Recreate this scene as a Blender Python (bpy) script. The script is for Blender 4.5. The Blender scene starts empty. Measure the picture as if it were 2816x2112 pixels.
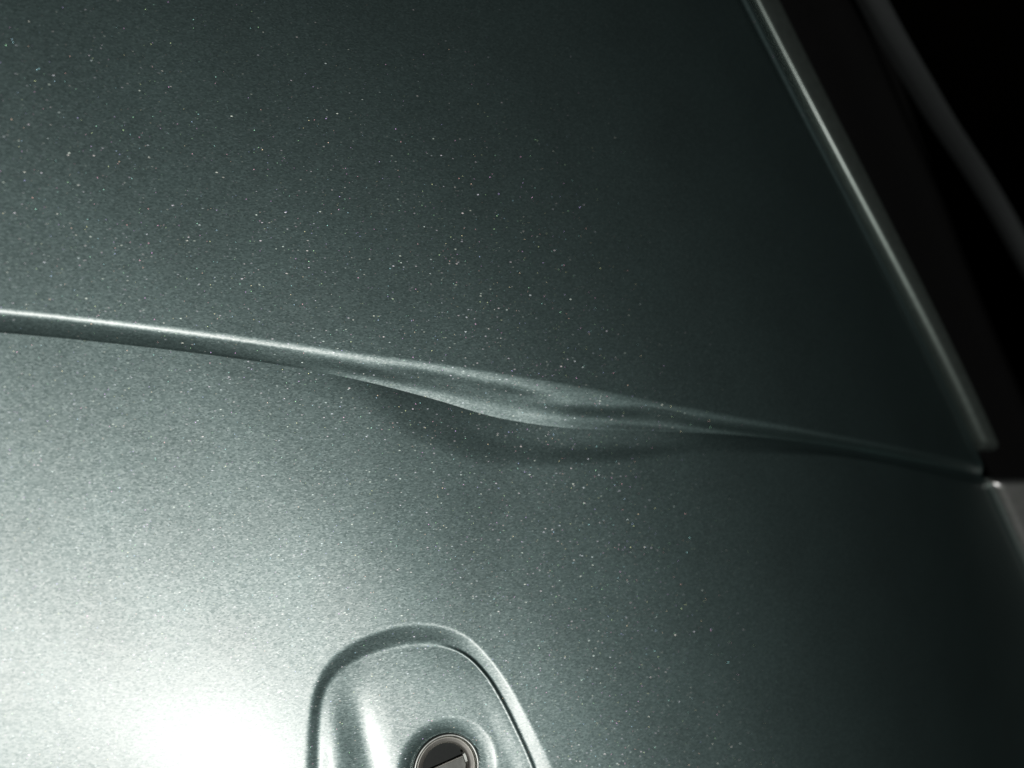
import bpy, math, random
import numpy as np
from mathutils import Vector, Matrix

# ------------------------------------------------------------------ frame
# The sheet metal is modelled in its own frame (x right, y up, z out of the
# metal, metres). It is the sloping rear of a car, so that frame is tipped.
TIP = Matrix.Rotation(math.radians(52), 4, 'X')
scene = bpy.context.scene

# ------------------------------------------------------------------ camera
CAM = Vector((-0.105, -0.020, 0.268)); AIM = Vector((0.0, 0.0, 0.0))
LENS, SENSOR = 36.0, 36.0
fwd = (AIM - CAM).normalized()
right = fwd.cross(Vector((0, 1, 0))).normalized()
upv = right.cross(fwd)
cam_d = bpy.data.cameras.new("camera"); cam = bpy.data.objects.new("camera", cam_d)
scene.collection.objects.link(cam); scene.camera = cam
R = Matrix((right, upv, -fwd)).transposed().to_4x4()
cam.matrix_world = TIP @ Matrix.Translation(CAM) @ R
cam_d.lens = LENS; cam_d.sensor_width = SENSOR
cam_d.clip_start = 0.005; cam_d.clip_end = 100
cam_d.dof.use_dof = True
cam_d.dof.focus_distance = 0.272
cam_d.dof.aperture_fstop = 7.0

# ------------------------------------------------------------------ light
SUN_LOCAL = Vector((0.015, -0.369, 1.0)).normalized()   # towards the light, panel frame
sun_dir = (TIP.to_3x3() @ SUN_LOCAL).normalized()
sun_el = math.asin(sun_dir.z); sun_az = math.atan2(sun_dir.x, sun_dir.y)
world = bpy.data.worlds.new("World"); scene.world = world; world.use_nodes = True
wn = world.node_tree; wn.nodes.clear()
sky = wn.nodes.new('ShaderNodeTexSky'); sky.sky_type = 'NISHITA'; sky.sun_disc = False
sky.sun_elevation = sun_el; sky.sun_rotation = sun_az
bg = wn.nodes.new('ShaderNodeBackground'); bg.inputs[1].default_value = 0.001
wo = wn.nodes.new('ShaderNodeOutputWorld')
wn.links.new(sky.outputs[0], bg.inputs[0]); wn.links.new(bg.outputs[0], wo.inputs[0])
sd = bpy.data.lights.new("sun", 'SUN'); sd.energy = 3.0; sd.angle = math.radians(0.5)
sd.color = (1.0, 0.985, 0.96)
so = bpy.data.objects.new("sun", sd); scene.collection.objects.link(so)
so.rotation_euler = sun_dir.to_track_quat('Z', 'Y').to_euler()
so.location = sun_dir * 3
scene.view_settings.view_transform = 'Standard'; scene.view_settings.look = 'None'
scene.view_settings.gamma = 1.0
scene.view_settings.exposure = -1.93

# ------------------------------------------------------------------ helpers
Cn = np.array(CAM); Fn = np.array(fwd); Rn = np.array(right); Un = np.array(upv)
FPX = LENS / SENSOR * 2816.0
def bow(x, y):
    """the whole sheet is slightly barrelled"""
    x = np.asarray(x, float); y = np.asarray(y, float)
    xc = np.clip(x, -.17, .21); yc = np.clip(y, -.20, .20)
    z = .338 * xc ** 2 + 2.67 * xc ** 3 + .057 * yc ** 2 + .444 * xc * yc
    z = z + (x - xc) * (.676 * xc + 8.01 * xc ** 2 + .444 * yc) + (y - yc) * (.444 * xc + .114 * yc)
    return -z
def to_plane(px, py, z=0.0):
    """where a sight line meets the sheet (or a level z above it)"""
    px = np.asarray(px, float); py = np.asarray(py, float)
    d = Fn + ((px - 1408) / FPX)[..., None] * Rn - ((py - 1056) / FPX)[..., None] * Un
    h = np.zeros_like(px) + z
    for _ in range(14):
        t = (h - Cn[2]) / d[..., 2]; p = Cn + t[..., None] * d
        h = .5 * h + .5 * (z + bow(p[..., 0], p[..., 1]))
    return p
def to_pix(x, y, z=0.0):
    q = np.stack([x - Cn[0], y - Cn[1], bow(x, y) + z - Cn[2]], -1)
    w = q @ Fn
    return 1408 + FPX * (q @ Rn) / w, 1056 - FPX * (q @ Un) / w
def sstep(a, b, x):
    t = np.clip((x - a) / (b - a), 0, 1); return t * t * (3 - 2 * t)
def catmull(P, n=8, closed=False):
    P = np.array(P, float); N = len(P); out = []
    for i in range(N if closed else N - 1):
        if closed: p0, p1, p2, p3 = P[i - 1], P[i], P[(i + 1) % N], P[(i + 2) % N]
        else:
            p1, p2 = P[i], P[i + 1]
            p0 = P[i - 1] if i else 2 * p1 - p2
            p3 = P[i + 2] if i + 2 < N else 2 * p2 - p1
        for k in range(n):
            t = k / n
            out.append(.5 * ((2 * p1) + (p2 - p0) * t + (2 * p0 - 5 * p1 + 4 * p2 - p3) * t * t + (3 * p1 - p0 - 3 * p2 + p3) * t ** 3))
    if not closed: out.append(P[-1])
    return np.array(out)
def sdist(x, y, poly):
    """signed distance to a closed outline, positive inside"""
    d = np.full(x.shape, 1e9); ins = np.zeros(x.shape, bool)
    A = poly; B = np.roll(poly, -1, 0)
    for (ax, ay), (bx, by) in zip(A, B):
        ex, ey = bx - ax, by - ay
        t = np.clip(((x - ax) * ex + (y - ay) * ey) / (ex * ex + ey * ey), 0, 1)
        d = np.minimum(d, np.hypot(x - ax - t * ex, y - ay - t * ey))
        c = ((ay > y) != (by > y))
        if ay != by: ins ^= c & (x < ex * (y - ay) / (ey) + ax)
    return np.where(ins, d, -d)
def link_mesh(name, verts, faces, mat, parent, smooth=True):
    me = bpy.data.meshes.new(name)
    me.from_pydata([tuple(v) for v in verts], [], [tuple(f) for f in faces]); me.update()
    if smooth: me.polygons.foreach_set('use_smooth', [True] * len(me.polygons))
    me.materials.append(mat)
    o = bpy.data.objects.new(name, me); scene.collection.objects.link(o); o.parent = parent
    return o

# ------------------------------------------------------------------ materials
def nodes(name):
    m = bpy.data.materials.new(name); m.use_nodes = True
    nt = m.node_tree; nt.nodes.clear()
    out = nt.nodes.new('ShaderNodeOutputMaterial')
    return m, nt, out
def paint(name, base=(.144, .265, .259), flakes=1.0, coat=.21, rough=.450, crough=.20, grough=.355):
    m, nt, out = nodes(name); N = nt.nodes.new; L = nt.links.new
    tc = N('ShaderNodeTexCoord'); geo = N('ShaderNodeNewGeometry')
    p = N('ShaderNodeBsdfPrincipled')
    p.inputs['Metallic'].default_value = 1.0
    p.inputs['Roughness'].default_value = rough
    p.inputs['Coat Weight'].default_value = coat
    p.inputs['Coat Roughness'].default_value = crough
    # slow uneven clouding of the paint
    nz = N('ShaderNodeTexNoise'); nz.inputs['Scale'].default_value = 45; nz.inputs['Detail'].default_value = 5
    L(tc.outputs['Object'], nz.inputs['Vector'])
    cr = N('ShaderNodeMapRange'); cr.inputs[1].default_value = .3; cr.inputs[2].default_value = .7
    cr.inputs[3].default_value = .94; cr.inputs[4].default_value = 1.06
    L(nz.outputs['Fac'], cr.inputs[0])
    sc = N('ShaderNodeVectorMath'); sc.operation = 'SCALE'; sc.inputs[0].default_value = base
    L(cr.outputs[0], sc.inputs['Scale'])
    L(sc.outputs[0], p.inputs['Base Color'])
    # orange peel
    op = N('ShaderNodeTexNoise'); op.inputs['Scale'].default_value = 900; op.inputs['Detail'].default_value = 3
    L(tc.outputs['Object'], op.inputs['Vector'])
    bp = N('ShaderNodeBump'); bp.inputs['Strength'].default_value = .25; bp.inputs['Distance'].default_value = .00004
    L(op.outputs['Fac'], bp.inputs['Height']); L(bp.outputs[0], p.inputs['Coat Normal'])
    if flakes:
        mp0 = N('ShaderNodeMapping'); mp0.inputs['Scale'].default_value = (1 / 2.2, 1, 1)
        mp0.inputs['Rotation'].default_value = (0, 0, math.radians(6)); L(tc.outputs['Object'], mp0.inputs['Vector'])
        v0 = N('ShaderNodeTexVoronoi'); v0.inputs['Scale'].default_value = 3700; L(mp0.outputs[0], v0.inputs['Vector'])
        s0 = N('ShaderNodeVectorMath'); s0.operation = 'SUBTRACT'; s0.inputs[1].default_value = (.5, .5, .5); L(v0.outputs['Color'], s0.inputs[0])
        k0 = N('ShaderNodeVectorMath'); k0.operation = 'SCALE'; k0.inputs['Scale'].default_value = .062; L(s0.outputs[0], k0.inputs[0])
        a0 = N('ShaderNodeVectorMath'); a0.operation = 'ADD'; L(geo.outputs['Normal'], a0.inputs[0]); L(k0.outputs[0], a0.inputs[1])
        n0 = N('ShaderNodeVectorMath'); n0.operation = 'NORMALIZE'; L(a0.outputs[0], n0.inputs[0]); L(n0.outputs[0], p.inputs['Normal'])
    gl = N('ShaderNodeBsdfGlossy'); gl.inputs['Roughness'].default_value = grough
    gl.inputs['Color'].default_value = (base[1] * .565, base[1] * .45, base[1] * .435, 1)
    if flakes: L(n0.outputs[0], gl.inputs['Normal'])
    ad0 = N('ShaderNodeAddShader'); L(p.outputs[0], ad0.inputs[0]); L(gl.outputs[0], ad0.inputs[1])
    last = ad0.outputs[0]
    def layer(scale, tilt, rgh, frac, gain, sat, stretch):
        nonlocal last
        mp = N('ShaderNodeMapping'); mp.inputs['Scale'].default_value = (1 / stretch, 1, 1)
        mp.inputs['Rotation'].default_value = (0, 0, math.radians(6))
        L(tc.outputs['Object'], mp.inputs['Vector'])
        v = N('ShaderNodeTexVoronoi'); v.inputs['Scale'].default_value = scale
        L(mp.outputs[0], v.inputs['Vector'])
        wn_ = N('ShaderNodeTexWhiteNoise'); L(v.outputs['Position'], wn_.inputs['Vector'])
        # tilt of the flake
        s = N('ShaderNodeVectorMath'); s.operation = 'SUBTRACT'; s.inputs[1].default_value = (.5, .5, .5)
        L(wn_.outputs['Color'], s.inputs[0])
        k = N('ShaderNodeVectorMath'); k.operation = 'SCALE'; k.inputs['Scale'].default_value = tilt
        L(s.outputs[0], k.inputs[0])
        a = N('ShaderNodeVectorMath'); a.operation = 'ADD'
        L(geo.outputs['Normal'], a.inputs[0]); L(k.outputs[0], a.inputs[1])
        nn = N('ShaderNodeVectorMath'); nn.operation = 'NORMALIZE'; L(a.outputs[0], nn.inputs[0])
        # which cells carry a visible flake
        h = N('ShaderNodeTexWhiteNoise'); h.noise_dimensions = '4D'; h.inputs['W'].default_value = 3.7 + scale
        L(v.outputs['Position'], h.inputs['Vector'])
        lt = N('ShaderNodeMath'); lt.operation = 'LESS_THAN'; lt.inputs[1].default_value = frac
        L(h.outputs['Value'], lt.inputs[0])
        # round flake inside its cell
        dd = N('ShaderNodeMath'); dd.operation = 'LESS_THAN'; dd.inputs[1].default_value = .42
        L(v.outputs['Distance'], dd.inputs[0])
        mu = N('ShaderNodeMath'); mu.operation = 'MULTIPLY'; L(lt.outputs[0], mu.inputs[0]); L(dd.outputs[0], mu.inputs[1])
        hs = N('ShaderNodeHueSaturation'); hs.inputs['Color'].default_value = (1, 1 - sat, 1 - sat, 1)
        L(h.outputs['Value'], hs.inputs['Hue'])
        sep = N('ShaderNodeSeparateColor'); L(h.outputs['Color'], sep.inputs[0]); L(sep.outputs[1], hs.inputs['Hue'])
        hs.inputs['Value'].default_value = gain
        vm = N('ShaderNodeVectorMath'); vm.operation = 'SCALE'
        L(hs.outputs[0], vm.inputs[0]); L(mu.outputs[0], vm.inputs['Scale'])
        g = N('ShaderNodeBsdfGlossy'); g.inputs['Roughness'].default_value = rgh
        L(vm.outputs[0], g.inputs['Color']); L(nn.outputs[0], g.inputs['Normal'])
        ad = N('ShaderNodeAddShader'); L(last, ad.inputs[0]); L(g.outputs[0], ad.inputs[1])
        last = ad.outputs[0]
    if flakes:
        layer(3300, .50, .24, .45 * flakes, .043, .12, 2.3)
        layer(4900, .56, .16, .90 * flakes, .019, .50, 1.25)
    L(last, out.inputs[0])
    return m
def plain(name, col, metal=0., rough=.4, coat=0., bump=0., crough=.1):
    m, nt, out = nodes(name); N = nt.nodes.new; L = nt.links.new
    p = N('ShaderNodeBsdfPrincipled'); tc = N('ShaderNodeTexCoord')
    nz = N('ShaderNodeTexNoise'); nz.inputs['Scale'].default_value = 400; nz.inputs['Detail'].default_value = 4
    L(tc.outputs['Object'], nz.inputs['Vector'])
    cr = N('ShaderNodeMapRange'); cr.inputs[3].default_value = .75; cr.inputs[4].default_value = 1.25
    L(nz.outputs['Fac'], cr.inputs[0])
    sc = N('ShaderNodeVectorMath'); sc.operation = 'SCALE'; sc.inputs[0].default_value = col
    L(cr.outputs[0], sc.inputs['Scale']); L(sc.outputs[0], p.inputs['Base Color'])
    p.inputs['Metallic'].default_value = metal; p.inputs['Roughness'].default_value = rough
    p.inputs['Coat Weight'].default_value = coat; p.inputs['Coat Roughness'].default_value = crough
    if bump:
        b = N('ShaderNodeBump'); b.inputs['Strength'].default_value = bump; b.inputs['Distance'].default_value = .0001
        L(nz.outputs['Fac'], b.inputs['Height']); L(b.outputs[0], p.inputs['Normal'])
    L(p.outputs[0], out.inputs[0]); return m
M_paint = paint('metallic_paint')
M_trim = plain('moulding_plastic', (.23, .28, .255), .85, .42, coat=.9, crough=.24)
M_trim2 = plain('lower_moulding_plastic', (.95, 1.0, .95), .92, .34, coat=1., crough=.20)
M_steel = plain('lock_steel', (.75, .78, .74), 1, .40, bump=.3)
M_rust = plain('shutter_steel', (.30, .31, .29), 1, .55, bump=.6)
M_collar = plain('collar_steel', (.82, .81, .75), 1, .50, bump=.5)
M_dark = plain('lock_black', (.026, .034, .031), 0, .55, bump=.4)
M_black = plain('pillar_black', (.006, .006, .006), 0, .5)
M_dim = plain('dark_trim', (.036, .042, .042), 0, .8)

# ------------------------------------------------------------------ the sheet
# knots of the crease: photo column, then (row, height in mm) going down
ST = [
 (-900, [(786,0),(794,-.05),(802,-.21),(808,-.42),(844,-2.02),(852,-2.44),(876,-2.44),(900,-2.44)]),
 (0,    [(846,0),(854,-.05),(862,-.21),(868,-.42),(904,-2.02),(912,-2.44),(936,-2.44),(960,-2.44)]),
 (400,  [(888,0),(896,-.05),(905,-.22),(911,-.42),(944,-1.98),(952,-2.40),(976,-2.40),(1000,-2.40)]),
 (800,  [(940,0),(949,-.06),(959,-.25),(966,-.50),(998,-1.93),(1006,-2.34),(1038,-2.31),(1070,-2.28)]),
 (1000, [(970,0),(981,-.09),(991,-.32),(1003,-.74),(1032,-2.15),(1045,-2.62),(1080,-2.45),(1150,-2.35)]),
 (1200, [(996,0),(1008,-.12),(1020,-.45),(1045,-1.60),(1075,-2.92),(1095,-3.45),(1150,-3.15),(1240,-2.80)]),
 (1400, [(1028,0),(1040,-.12),(1056,-.50),(1085,-1.85),(1122,-3.30),(1151,-3.90),(1210,-3.66),(1290,-3.24)]),
 (1600, [(1062,0),(1074,-.12),(1092,-.46),(1112,-.98),(1148,-2.75),(1178,-3.28),(1228,-3.36),(1282,-3.00)]),
 (1750, [(1092,0),(1102,-.10),(1110,-.25),(1119,-.60),(1160,-2.75),(1184,-3.00),(1226,-3.08),(1270,-2.76)]),
 (1950, [(1128,0),(1139,-.12),(1148,-.42),(1158,-1.0),(1179,-2.45),(1190,-2.75),(1214,-2.55),(1250,-2.35)]),
 (2250, [(1182,0),(1191,-.12),(1198,-.50),(1205,-1.2),(1214,-2.25),(1218,-2.70),(1234,-2.25),(1254,-1.75)]),
 (2816, [(1290,0),(1299,-.12),(1306,-.55),(1312,-1.3),(1321,-2.45),(1325,-2.95),(1343,-2.20),(1364,-1.40)]),
 (3800, [(1490,0),(1499,-.12),(1506,-.55),(1512,-1.3),(1521,-2.45),(1525,-2.95),(1543,-2.20),(1564,-1.40)]),
]
SX = np.array([s[0] for s in ST], float)
SK = np.array([s[1] for s in ST], float)          # station, knot, (row, z)
def pchip_cols(xq, X, Y):
    """smooth monotone interpolation of columns Y over X"""
    h = np.diff(X)[:, None]; d = np.diff(Y, axis=0) / h
    m = np.zeros_like(Y); m[0] = d[0]; m[-1] = d[-1]
    a, b = d[:-1], d[1:]
    w1 = 2 * h[1:] + h[:-1]; w2 = h[1:] + 2 * h[:-1]
    with np.errstate(all='ignore'):
        hm = (w1 + w2) / (w1 / a + w2 / b)
    m[1:-1] = np.where(a * b > 0, hm, 0)
    i = np.clip(np.searchsorted(X, xq) - 1, 0, len(X) - 2)
    hh = (X[i + 1] - X[i])[:, None]; t = ((xq - X[i]))[:, None] / hh
    t = np.clip(t, 0, 1)
    return ((2*t**3-3*t**2+1)*Y[i] + (t**3-2*t**2+t)*hh*m[i] + (-2*t**3+3*t**2)*Y[i+1] + (t**3-t**2)*hh*m[i+1])
def crease(px, py):
    s = px.ravel(); r = py.ravel()
    K = SK.shape[1]
    rows = pchip_cols(s, SX, SK[:, :, 0]); zs = pchip_cols(s, SX, SK[:, :, 1])
    # monotone cubic down the knots, per vertex
    h = np.diff(rows, axis=1); d = np.diff(zs, axis=1) / h
    m = np.zeros_like(rows)
    a, b = d[:, :-1], d[:, 1:]
    m[:, 1:-1] = .5 * (a + b)
    m[:, 0] = 0; m[:, -1] = 0
    m[:, 5] = d[:, 4]; mv = d[:, 5] * 1.25                 # the valley is a hard fold
    base = np.interp(s, [-900, 0, 800, 1200, 1950, 2250, 2816, 3800], [-2.44, -2.44, -2.30, -2.25, -2.10, -1.75, -1.40, -1.40])
    back = sstep(0, 620, r - rows[:, -1])             # the dented metal comes back to level far below
    z = np.where(r >= rows[:, -1], zs[:, -1] + (base - zs[:, -1]) * back, 0.0)
    for k in range(K - 1):
        t = (r - rows[:, k]) / h[:, k]; q = (t >= 0) & (t < 1)
        hk = h[:, k]; mk = mv if k == 5 else m[:, k]
        v = ((2*t**3-3*t**2+1)*zs[:, k] + (t**3-2*t**2+t)*hk*mk + (-2*t**3+3*t**2)*zs[:, k+1] + (t**3-t**2)*hk*m[:, k+1])
        z = np.where(q, v, z)
    return z.reshape(px.shape) * .001

CUP_OUT = [(838,2200),(842,2080),(850,1960),(868,1880),(905,1815),(965,1765),(1045,1730),(1130,1712),(1215,1718),(1290,1752),(1352,1815),(1408,1895),(1465,2000),(1520,2112),(1560,2230),(1585,2360),(1560,2480),(1480,2560),(1340,2600),(1160,2610),(1000,2590),(890,2520),(845,2400),(836,2300)]
CUP_IN  = [(872,2200),(872,2080),(876,1980),(890,1905),(922,1855),(985,1815),(1060,1788),(1135,1774),(1215,1778),(1278,1802),(1330,1852),(1372,1918),(1418,2010),(1462,2112),(1495,2230),(1510,2350),(1485,2450),(1420,2510),(1310,2540),(1160,2550),(1020,2530),(930,2480),(885,2390),(872,2290)]
CUP_D = .0019
PXM = .000098                                                            # metres per photo column there
_o = np.array(CUP_OUT, float); _i = np.array(CUP_IN, float)
outl = catmull(to_plane(_o[:, 0], _o[:, 1], -.0022)[:, :2], 5, True)
inl = catmull(to_plane(_i[:, 0], _i[:, 1], -.0022 - CUP_D)[:, :2], 5, True)
LC = to_plane(np.array(1229.), np.array(2114.), -.0022 - CUP_D)[:2]   # lock centre
R_DISH, R_HOLE = 147 * PXM, 95 * PXM
def cup(x, y):
    z = np.zeros_like(x)
    q = (x > outl[:, 0].min() - .01) & (x < outl[:, 0].max() + .01) & (y > outl[:, 1].min() - .01) & (y < outl[:, 1].max() + .01)
    xs, ys = x[q], y[q]
    do = sdist(xs, ys, outl); di = sdist(xs, ys, inl)
    t = np.clip(do / np.maximum(do - di, 1e-6), 0, 1)
    t = np.where(do <= 0, 0, np.where(di >= 0, 1, t))
    # shoulder: turns over quickly, lingers, then steepens into the foot
    def prof(kx, ky):
        kt = np.linspace(0, 1, 201); ks = np.interp(kt, kx, ky)
        ki = np.concatenate([[0], np.cumsum((ks[1:] + ks[:-1]) / 2)]); return np.interp(t, kt, ki / ki[-1])
    fx, fy = to_pix(xs, ys, -.0043)
    wr = sstep(1190, 1330, fx)
    vt = np.clip((fy - 1760) / 300, 0, 1)
    hh_ = np.clip((fx - 1130) / 300, 0, 1.2)
    dep = CUP_D - .0002 - .0004 * sstep(1010, 880, fx) - .0009 * (vt - .5 * vt * vt) * 1.6 * sstep(2700, 2300, fy) + .00008 * hh_
    zz = -dep * (wr * prof([0, .10, .82, .93, 1], [0, .115, .15, .80, .6]) + (1 - wr) * prof([0, .16, .80, 1], [0, .34, .40, .30]))
    # floor: a low swell, and a soft ridge that runs down its left side
    ul = (fx - (965 + (fy - 1840) * .24))
    ku = np.linspace(-140, 420, 400); sl = np.interp(ku, [-140, -70, -25, 8, 30, 80, 200, 260, 420], [0, -.10, -.09, .075, .06, -.01, -.012, 0, 0]) 
    hi = np.concatenate([[0], np.cumsum((sl[1:] + sl[:-1]) / 2 * np.diff(ku))]) * PXM
    zz += (np.interp(ul, ku, hi) + .0004) * sstep(1830, 2060, fy) * sstep(0, .006, di)
    # dish round the lock
    r = np.hypot(xs - LC[0], ys - LC[1])
    u = np.clip((R_DISH - r) / (R_DISH - R_HOLE), 0, 1)
    kt = np.linspace(0, 1, 201); ks = np.interp(kt, [0, .14, .55, .8, 1], [0, .16, .24, .34, .34])
    ki = np.concatenate([[0], np.cumsum((ks[1:] + ks[:-1]) / 2)])
    zz -= .0011 * np.interp(u, kt, ki / ki[-1])
    z[q] = zz
    return z

EDGE_PX = [(1500,-1100),(1800,-540),(2066,0),(2130,114),(2210,270),(2265,371),(2324,498),(2371,591),(2424,695),(2512,865),(2592,1030),(2642,1130),(2690,1237),(2728,1325),(2768,1400),(2812,1490),(2900,1680),(3080,2112),(3420,2950)]
_e = np.array(EDGE_PX, float)
EDGE = catmull(to_plane(_e[:, 0], _e[:, 1])[:, :2], 10)
EDGE = EDGE[np.argsort(EDGE[:, 1])]
_pf = np.polyfit(EDGE[:, 1], EDGE[:, 0], 5)
_ey = np.linspace(EDGE[0, 1], EDGE[-1, 1], 600); EDGE = np.stack([np.polyval(_pf, _ey), _ey], 1)
def edge_x(v): return np.interp(v, EDGE[:, 1], EDGE[:, 0])

def axis(lo, a, b, hi, fine):
    n = int((b - a) / fine); mid = np.linspace(a, b, n + 1)
    left = [a]; st = fine
    while left[-1] > lo: st *= 1.25; left.append(left[-1] - st)
    rgt = [b]; st = fine
    while rgt[-1] < hi: st *= 1.25; rgt.append(rgt[-1] + st)
    return np.concatenate([np.array(left[1:])[::-1], mid, np.array(rgt[1:])])
car = bpy.data.objects.new('car', None); scene.collection.objects.link(car)
car.matrix_world = TIP
car['label'] = 'silver metallic car body with a dented crease above a round key lock in its cup'
car['category'] = 'car'

corn = to_plane(np.array([0., 2816, 0, 2816]), np.array([0., 0, 2112, 2112]))
vlo, vhi = corn[:, 1].min(), corn[:, 1].max()
_c = np.linspace(-1500, 4600, 200)
_vp = to_plane(_c, pchip_cols(np.clip(_c, -900, 3800), SX, SK[:, 5, :1])[:, 0] + np.where(_c > 3800, (_c - 3800) * .2, 0))
def valley_y(x): return np.interp(x, _vp[:, 0], _vp[:, 1])
lowt = [-.0012]; st = .0002
while lowt[-1] > -.150: st = min(st * 1.06, .00040); lowt.append(lowt[-1] - st)
while lowt[-1] > -.34: st *= 1.25; lowt.append(lowt[-1] - st)
mid = np.arange(-.0012, .0135, .00018)
hit = [mid[-1]]; st = .00018
while hit[-1] < .16: st = min(st * 1.06, .00055); hit.append(hit[-1] + st)
while hit[-1] < .34: st *= 1.25; hit.append(hit[-1] + st)
mid = mid - mid[np.argmin(np.abs(mid))]
vs = np.concatenate([np.array(lowt[1:])[::-1], mid, np.array(hit[1:])])
ss = axis(-.001, 0.0, .345, .55, .00045); ss = ss[ss >= 0]
S, V = np.meshgrid(ss, vs)
Y = V.copy(); X = edge_x(Y) - S
for _ in range(30):
    Y = .5 * Y + .5 * (V + valley_y(X)); X = edge_x(Y) - S
px, py = to_pix(X, Y)
# the sight-line map is only for laying out the crease; keep it sane far away
px = np.clip(px, -900, 3800)
Z = crease(px, py) + cup(X, Y)
# lip along the right-hand edge: faint groove, faint rise, roll-over
g = S
Z += -.00035 * np.exp(-((g - .0058) / .0016) ** 2) + .00010 * np.exp(-((g - .0030) / .0012) ** 2)
Z -= .0022 * np.clip(1 - g / .0018, 0, 1) ** 2
# very slight waviness of pressed sheet
Z += .00004 * np.sin(X * 61 + 1.3) * np.sin(Y * 53 + .4) + .00002 * np.sin(X * 143 + Y * 97)
BZ = bow(X, Y); Z += BZ
# clean rim for the lock hole
rr = np.hypot(X - LC[0], Y - LC[1])
nearq = np.abs(rr - R_HOLE) < .00036
X[nearq] = LC[0] + (X[nearq] - LC[0]) * R_HOLE / rr[nearq]; Y[nearq] = LC[1] + (Y[nearq] - LC[1]) * R_HOLE / rr[nearq]
nr, nc = X.shape
idx = np.arange(nr * nc).reshape(nr, nc)
quads = np.stack([idx[:-1, :-1], idx[1:, :-1], idx[1:, 1:], idx[:-1, 1:]], -1).reshape(-1, 4)
cx = X.ravel()[quads].mean(1); cy = Y.ravel()[quads].mean(1)
quads = quads[np.hypot(cx - LC[0], cy - LC[1]) > R_HOLE - .00005]
verts = np.stack([X, Y, Z], -1).reshape(-1, 3)
me = bpy.data.meshes.new('body_panel')
me.vertices.add(len(verts)); me.vertices.foreach_set('co', verts.astype(np.float32).ravel())
me.loops.add(len(quads) * 4); me.loops.foreach_set('vertex_index', quads.astype(np.int32).ravel())
me.polygons.add(len(quads)); me.polygons.foreach_set('loop_start', np.arange(0, len(quads) * 4, 4, dtype=np.int32))
me.polygons.foreach_set('use_smooth', np.ones(len(quads), bool))
me.update(calc_edges=True); me.validate()
me.materials.append(M_paint)
# hard fold along the foot of the crease
zr = int(np.argmin(np.abs(vs)))
ev = np.zeros(len(me.edges) * 2, np.int32); me.edges.foreach_get('vertices', ev); ev = ev.reshape(-1, 2)
onrow = (ev // nc == zr).all(1)
att = me.attributes.new('sharp_edge', 'BOOLEAN', 'EDGE'); att.data.foreach_set('value', onrow)
_q = np.abs(np.hypot(X - LC[0], Y - LC[1]) - R_HOLE) < .0006
lock_z = float(Z[_q].mean())
panel = bpy.data.objects.new('body_panel', me); scene.collection.objects.link(panel); panel.parent = car
panel['label'] = 'silver metallic sheet with a step crease, a dent in it and a rounded lock cup'

# ------------------------------------------------------------------ lock

def lathe(name, prof, mat, parent, seg=96):
    vv, ff = [], []
    for k in range(seg):
        a = 2 * math.pi * k / seg
        for r, z in prof: vv.append((LC[0] + r * math.cos(a), LC[1] + r * math.sin(a), lock_z + z))
    n = len(prof)
    for k in range(seg):
        j = (k + 1) % seg
        for i in range(n - 1): ff.append((k * n + i, j * n + i, j * n + i + 1, k * n + i + 1))
    return link_mesh(name, vv, ff, mat, parent)
u = PXM
bez = lathe('key_lock', [(98*u,-.001),(99*u,-.0001),(98*u,.00030),(95*u,.00055),(91*u,.0006),(88.5*u,.00045),(87.5*u,.0001),(87*u,-.0004),(87*u,-.003)], M_steel, car)
lathe('lock_collar', [(87*u,-.0028),(86*u,-.0004),(84*u,-.0001),(82*u,-.0002),(75*u,-.0004),(69*u,-.0007),(66.5*u,-.0010),(65.5*u,-.0022),(65*u,-.0045)], M_collar, bez)
# floor of the bore
vv = [(LC[0], LC[1], lock_z - .0025)] + [(LC[0] + 78*u*math.cos(a), LC[1] + 78*u*math.sin(a), lock_z - .0026) for a in np.linspace(0, 2*math.pi, 65)[:-1]]
link_mesh('lock_bore', vv, [(0, k + 1, (k + 1) % 64 + 1) for k in range(64)], M_dark, bez)
# lower half: the shutter plate with its bevelled upper edge
def shutter():
    ang = math.radians(17); r = 64.8 * u; off = .0 
    pts = []
    for a in np.linspace(math.pi, 2 * math.pi, 40): pts.append((r * math.cos(a), r * math.sin(a)))
    up = 6 * u
    pts = [(-math.sqrt(r*r-up*up), up)] + pts[1:-1] + [(math.sqrt(r*r-up*up), up)]
    def rot(p, s=1.0): return (LC[0] + (p[0] * math.cos(ang) - p[1] * math.sin(ang)), LC[1] + (p[0] * math.sin(ang) + p[1] * math.cos(ang)))
    n = len(pts); vv = []
    for zz, k in ((-.0040, 1.0), (-.0023, 1.0), (-.0020, .965)):
        for p in pts: x, y = rot((p[0] * k, up + (p[1] - up) * k - (.0003 if k < 1 else 0))); vv.append((x, y, lock_z + zz))
    ff = []
    for L in range(2):
        for i in range(n): j = (i + 1) % n; ff.append((L*n+i, L*n+j, (L+1)*n+j, (L+1)*n+i))
    ff.append(tuple(range(2*n, 3*n)))
    return link_mesh('lock_shutter', vv, ff, M_rust, bez, smooth=False)
shutter()
def glint_rod():  # thin rod added along the shutter edge so it catches a glint
    ang = math.radians(17); h = 61 * u; rad = 2.2 * u; vv, ff = [], []
    for k in range(2):
        for j in range(12):
            b = 2 * math.pi * j / 12; p = ((-h, h)[k], 6 * u + rad * math.cos(b))
            vv.append((LC[0] + p[0] * math.cos(ang) - p[1] * math.sin(ang), LC[1] + p[0] * math.sin(ang) + p[1] * math.cos(ang), lock_z - .00195 + rad * math.sin(b)))
    for j in range(12): ff.append((j, (j + 1) % 12, 12 + (j + 1) % 12, 12 + j))
    return link_mesh('shutter_glint', vv, ff, M_collar, bez)
glint_rod()
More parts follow.
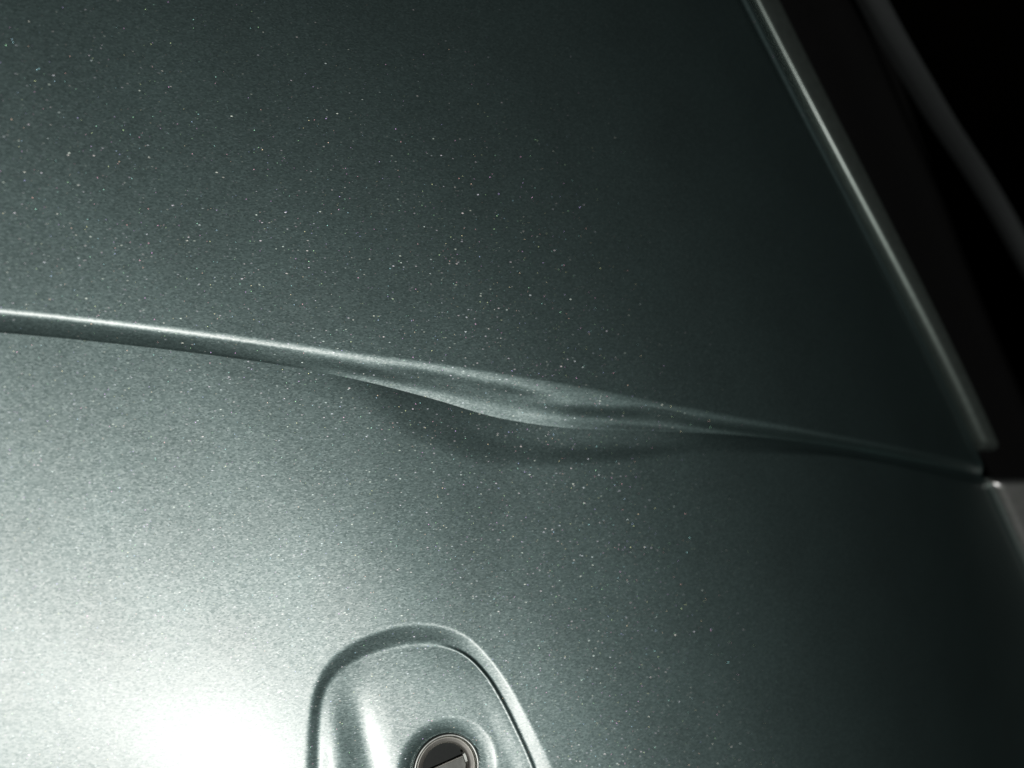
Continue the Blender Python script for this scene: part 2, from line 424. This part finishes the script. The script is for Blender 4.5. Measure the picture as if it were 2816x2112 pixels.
# small steel block added to stand for the glint on the ring notch
def boxm(name, c, sx, sy, sz, rz, mat, parent):
    b = .25
    vv, ff = [], []
    co, si = math.cos(rz), math.sin(rz)
    for zz, k in ((-sz, 1), (sz * .6, 1), (sz, .7)):
        for ax, ay in ((-1,-1),(1,-1),(1,1),(-1,1)):
            x, y = ax * sx * k, ay * sy * k
            vv.append((c[0] + x*co - y*si, c[1] + x*si + y*co, c[2] + zz))
    for L in range(2):
        for i in range(4): j = (i+1) % 4; ff.append((L*4+i, L*4+j, L*4+4+j, L*4+4+i))
    ff += [(8,9,10,11), (3,2,1,0)]
    return link_mesh(name, vv, ff, mat, parent, smooth=False)
boxm('notch_glint', (LC[0] + 60*u, LC[1] + 20*u, lock_z - .0019), 5*u, 17*u, .0007, math.radians(20), M_steel, bez)

# ------------------------------------------------------------------ mouldings right of the sheet
def sweep(name, y0, y1, prof, mat, parent, off=0.0, base=None, n=160, round_lo=False, round_hi=False, slant=0.0):
    """prof: (across, z) in metres, swept along the edge; ends may be rounded"""
    line = EDGE if base is None else base
    vv, ff = [], []; m = len(prof(y0) if callable(prof) else prof)
    for k in range(n + 1):
        v = y0 + (y1 - y0) * k / n
        for a, z in (prof(v) if callable(prof) else prof):
            vy = v
            x = np.interp(vy, line[:, 1], line[:, 0])
            e = 0.0; R_ = .0035
            dlo = (v - y0); dhi = (y1 - v)
            zz = z
            if round_lo and dlo < R_: q = 1 - dlo / R_; zz = z - (.0045) * (1 - math.sqrt(max(0, 1 - q * q)))
            if round_hi and dhi < R_: q = 1 - dhi / R_; zz = z - (.0045) * (1 - math.sqrt(max(0, 1 - q * q)))
            yy = vy + slant * a
            vv.append((np.interp(yy - slant * a, line[:, 1], line[:, 0]) + off + a, yy, zz + float(bow(x, vy))))
    for k in range(n):
        for i in range(m - 1): ff.append((k*m+i, (k*m+i+1), (k+1)*m+i+1, (k+1)*m+i))
    for row, fl in ((0, 0), (n, 1)):
        f = [row*m+i for i in range(m)]
        ff.append(tuple(f if fl else f[::-1]))
    return link_mesh(name, vv, ff, mat, parent)
def bead(w, r, top, fall, foot=-.009):
    """left face, tight nose, long back falling to the right"""
    P = [(0, foot), (0.0, top - r * 1.6), (r * .10, top - r * .95), (r * .35, top - r * .48), (r * .75, top - r * .15), (r * 1.3, top)]
    for k in range(1, 9):
        t = k / 8; P.append((r * 1.3 + (w - r * 1.3) * t, top - fall * t ** 1.5))
    P += [(w + .0006, top - fall - .001), (w + .0008, foot - .004)]
    return P
p_top = to_plane(np.array(2700.), np.array(1240.))[1]; p_bot = to_plane(np.array(2735.), np.array(1314.))[1]
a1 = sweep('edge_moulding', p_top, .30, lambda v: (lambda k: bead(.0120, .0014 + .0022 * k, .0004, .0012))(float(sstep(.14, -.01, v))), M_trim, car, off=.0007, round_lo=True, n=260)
a1['label'] = 'upper length of grey moulding with a thin glint, above the crease'
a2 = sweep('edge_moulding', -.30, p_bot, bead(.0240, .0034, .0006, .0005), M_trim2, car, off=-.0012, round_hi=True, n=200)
a2['label'] = 'lower length of grey moulding, wider and brighter, below the crease'
_f = np.array([(1850,-1100),(2160,-520),(2430,0),(2585,262),(2728,477),(2842,671),(3030,1010),(3250,1450),(3500,2112),(3900,3000)], float)
FAR = catmull(to_plane(_f[:, 0], _f[:, 1], -.006)[:, :2], 8); FAR = FAR[np.argsort(FAR[:, 1])]
P = [(0, -.018)] + [(.0065 - .0065 * math.cos(t), -.0145 + .0030 * math.sin(t)) for t in np.linspace(0, math.pi, 15)] + [(.013, -.018)]
sweep('pillar_moulding', -.30, .32, P, M_dim, car, base=FAR, n=120)
# black pillar behind and beyond
def pillar():
    ys = np.linspace(-.32, .34, 60); vv, ff = [], []
    pr = [(-.020,-.024),(.004,-.024),(.012,-.0165),(.030,-.0150),(.060,-.0155),(.11,-.022),(.20,-.045),(.20,-.060),(-.020,-.060)]
    m = len(pr)
    for y in ys:
        x0 = float(edge_x(y))
        for a, z in pr: vv.append((x0 + a, y, z + float(bow(x0 + a, y))))
    for k in range(len(ys) - 1):
        for i in range(m): j = (i + 1) % m; ff.append((k*m+i, k*m+j, (k+1)*m+j, (k+1)*m+i))
    n = len(ys) - 1
    ff.append(tuple(range(m))[::-1]); ff.append(tuple(n*m + i for i in range(m)))
    return link_mesh('black_pillar', vv, ff, M_black, car)
pillar()
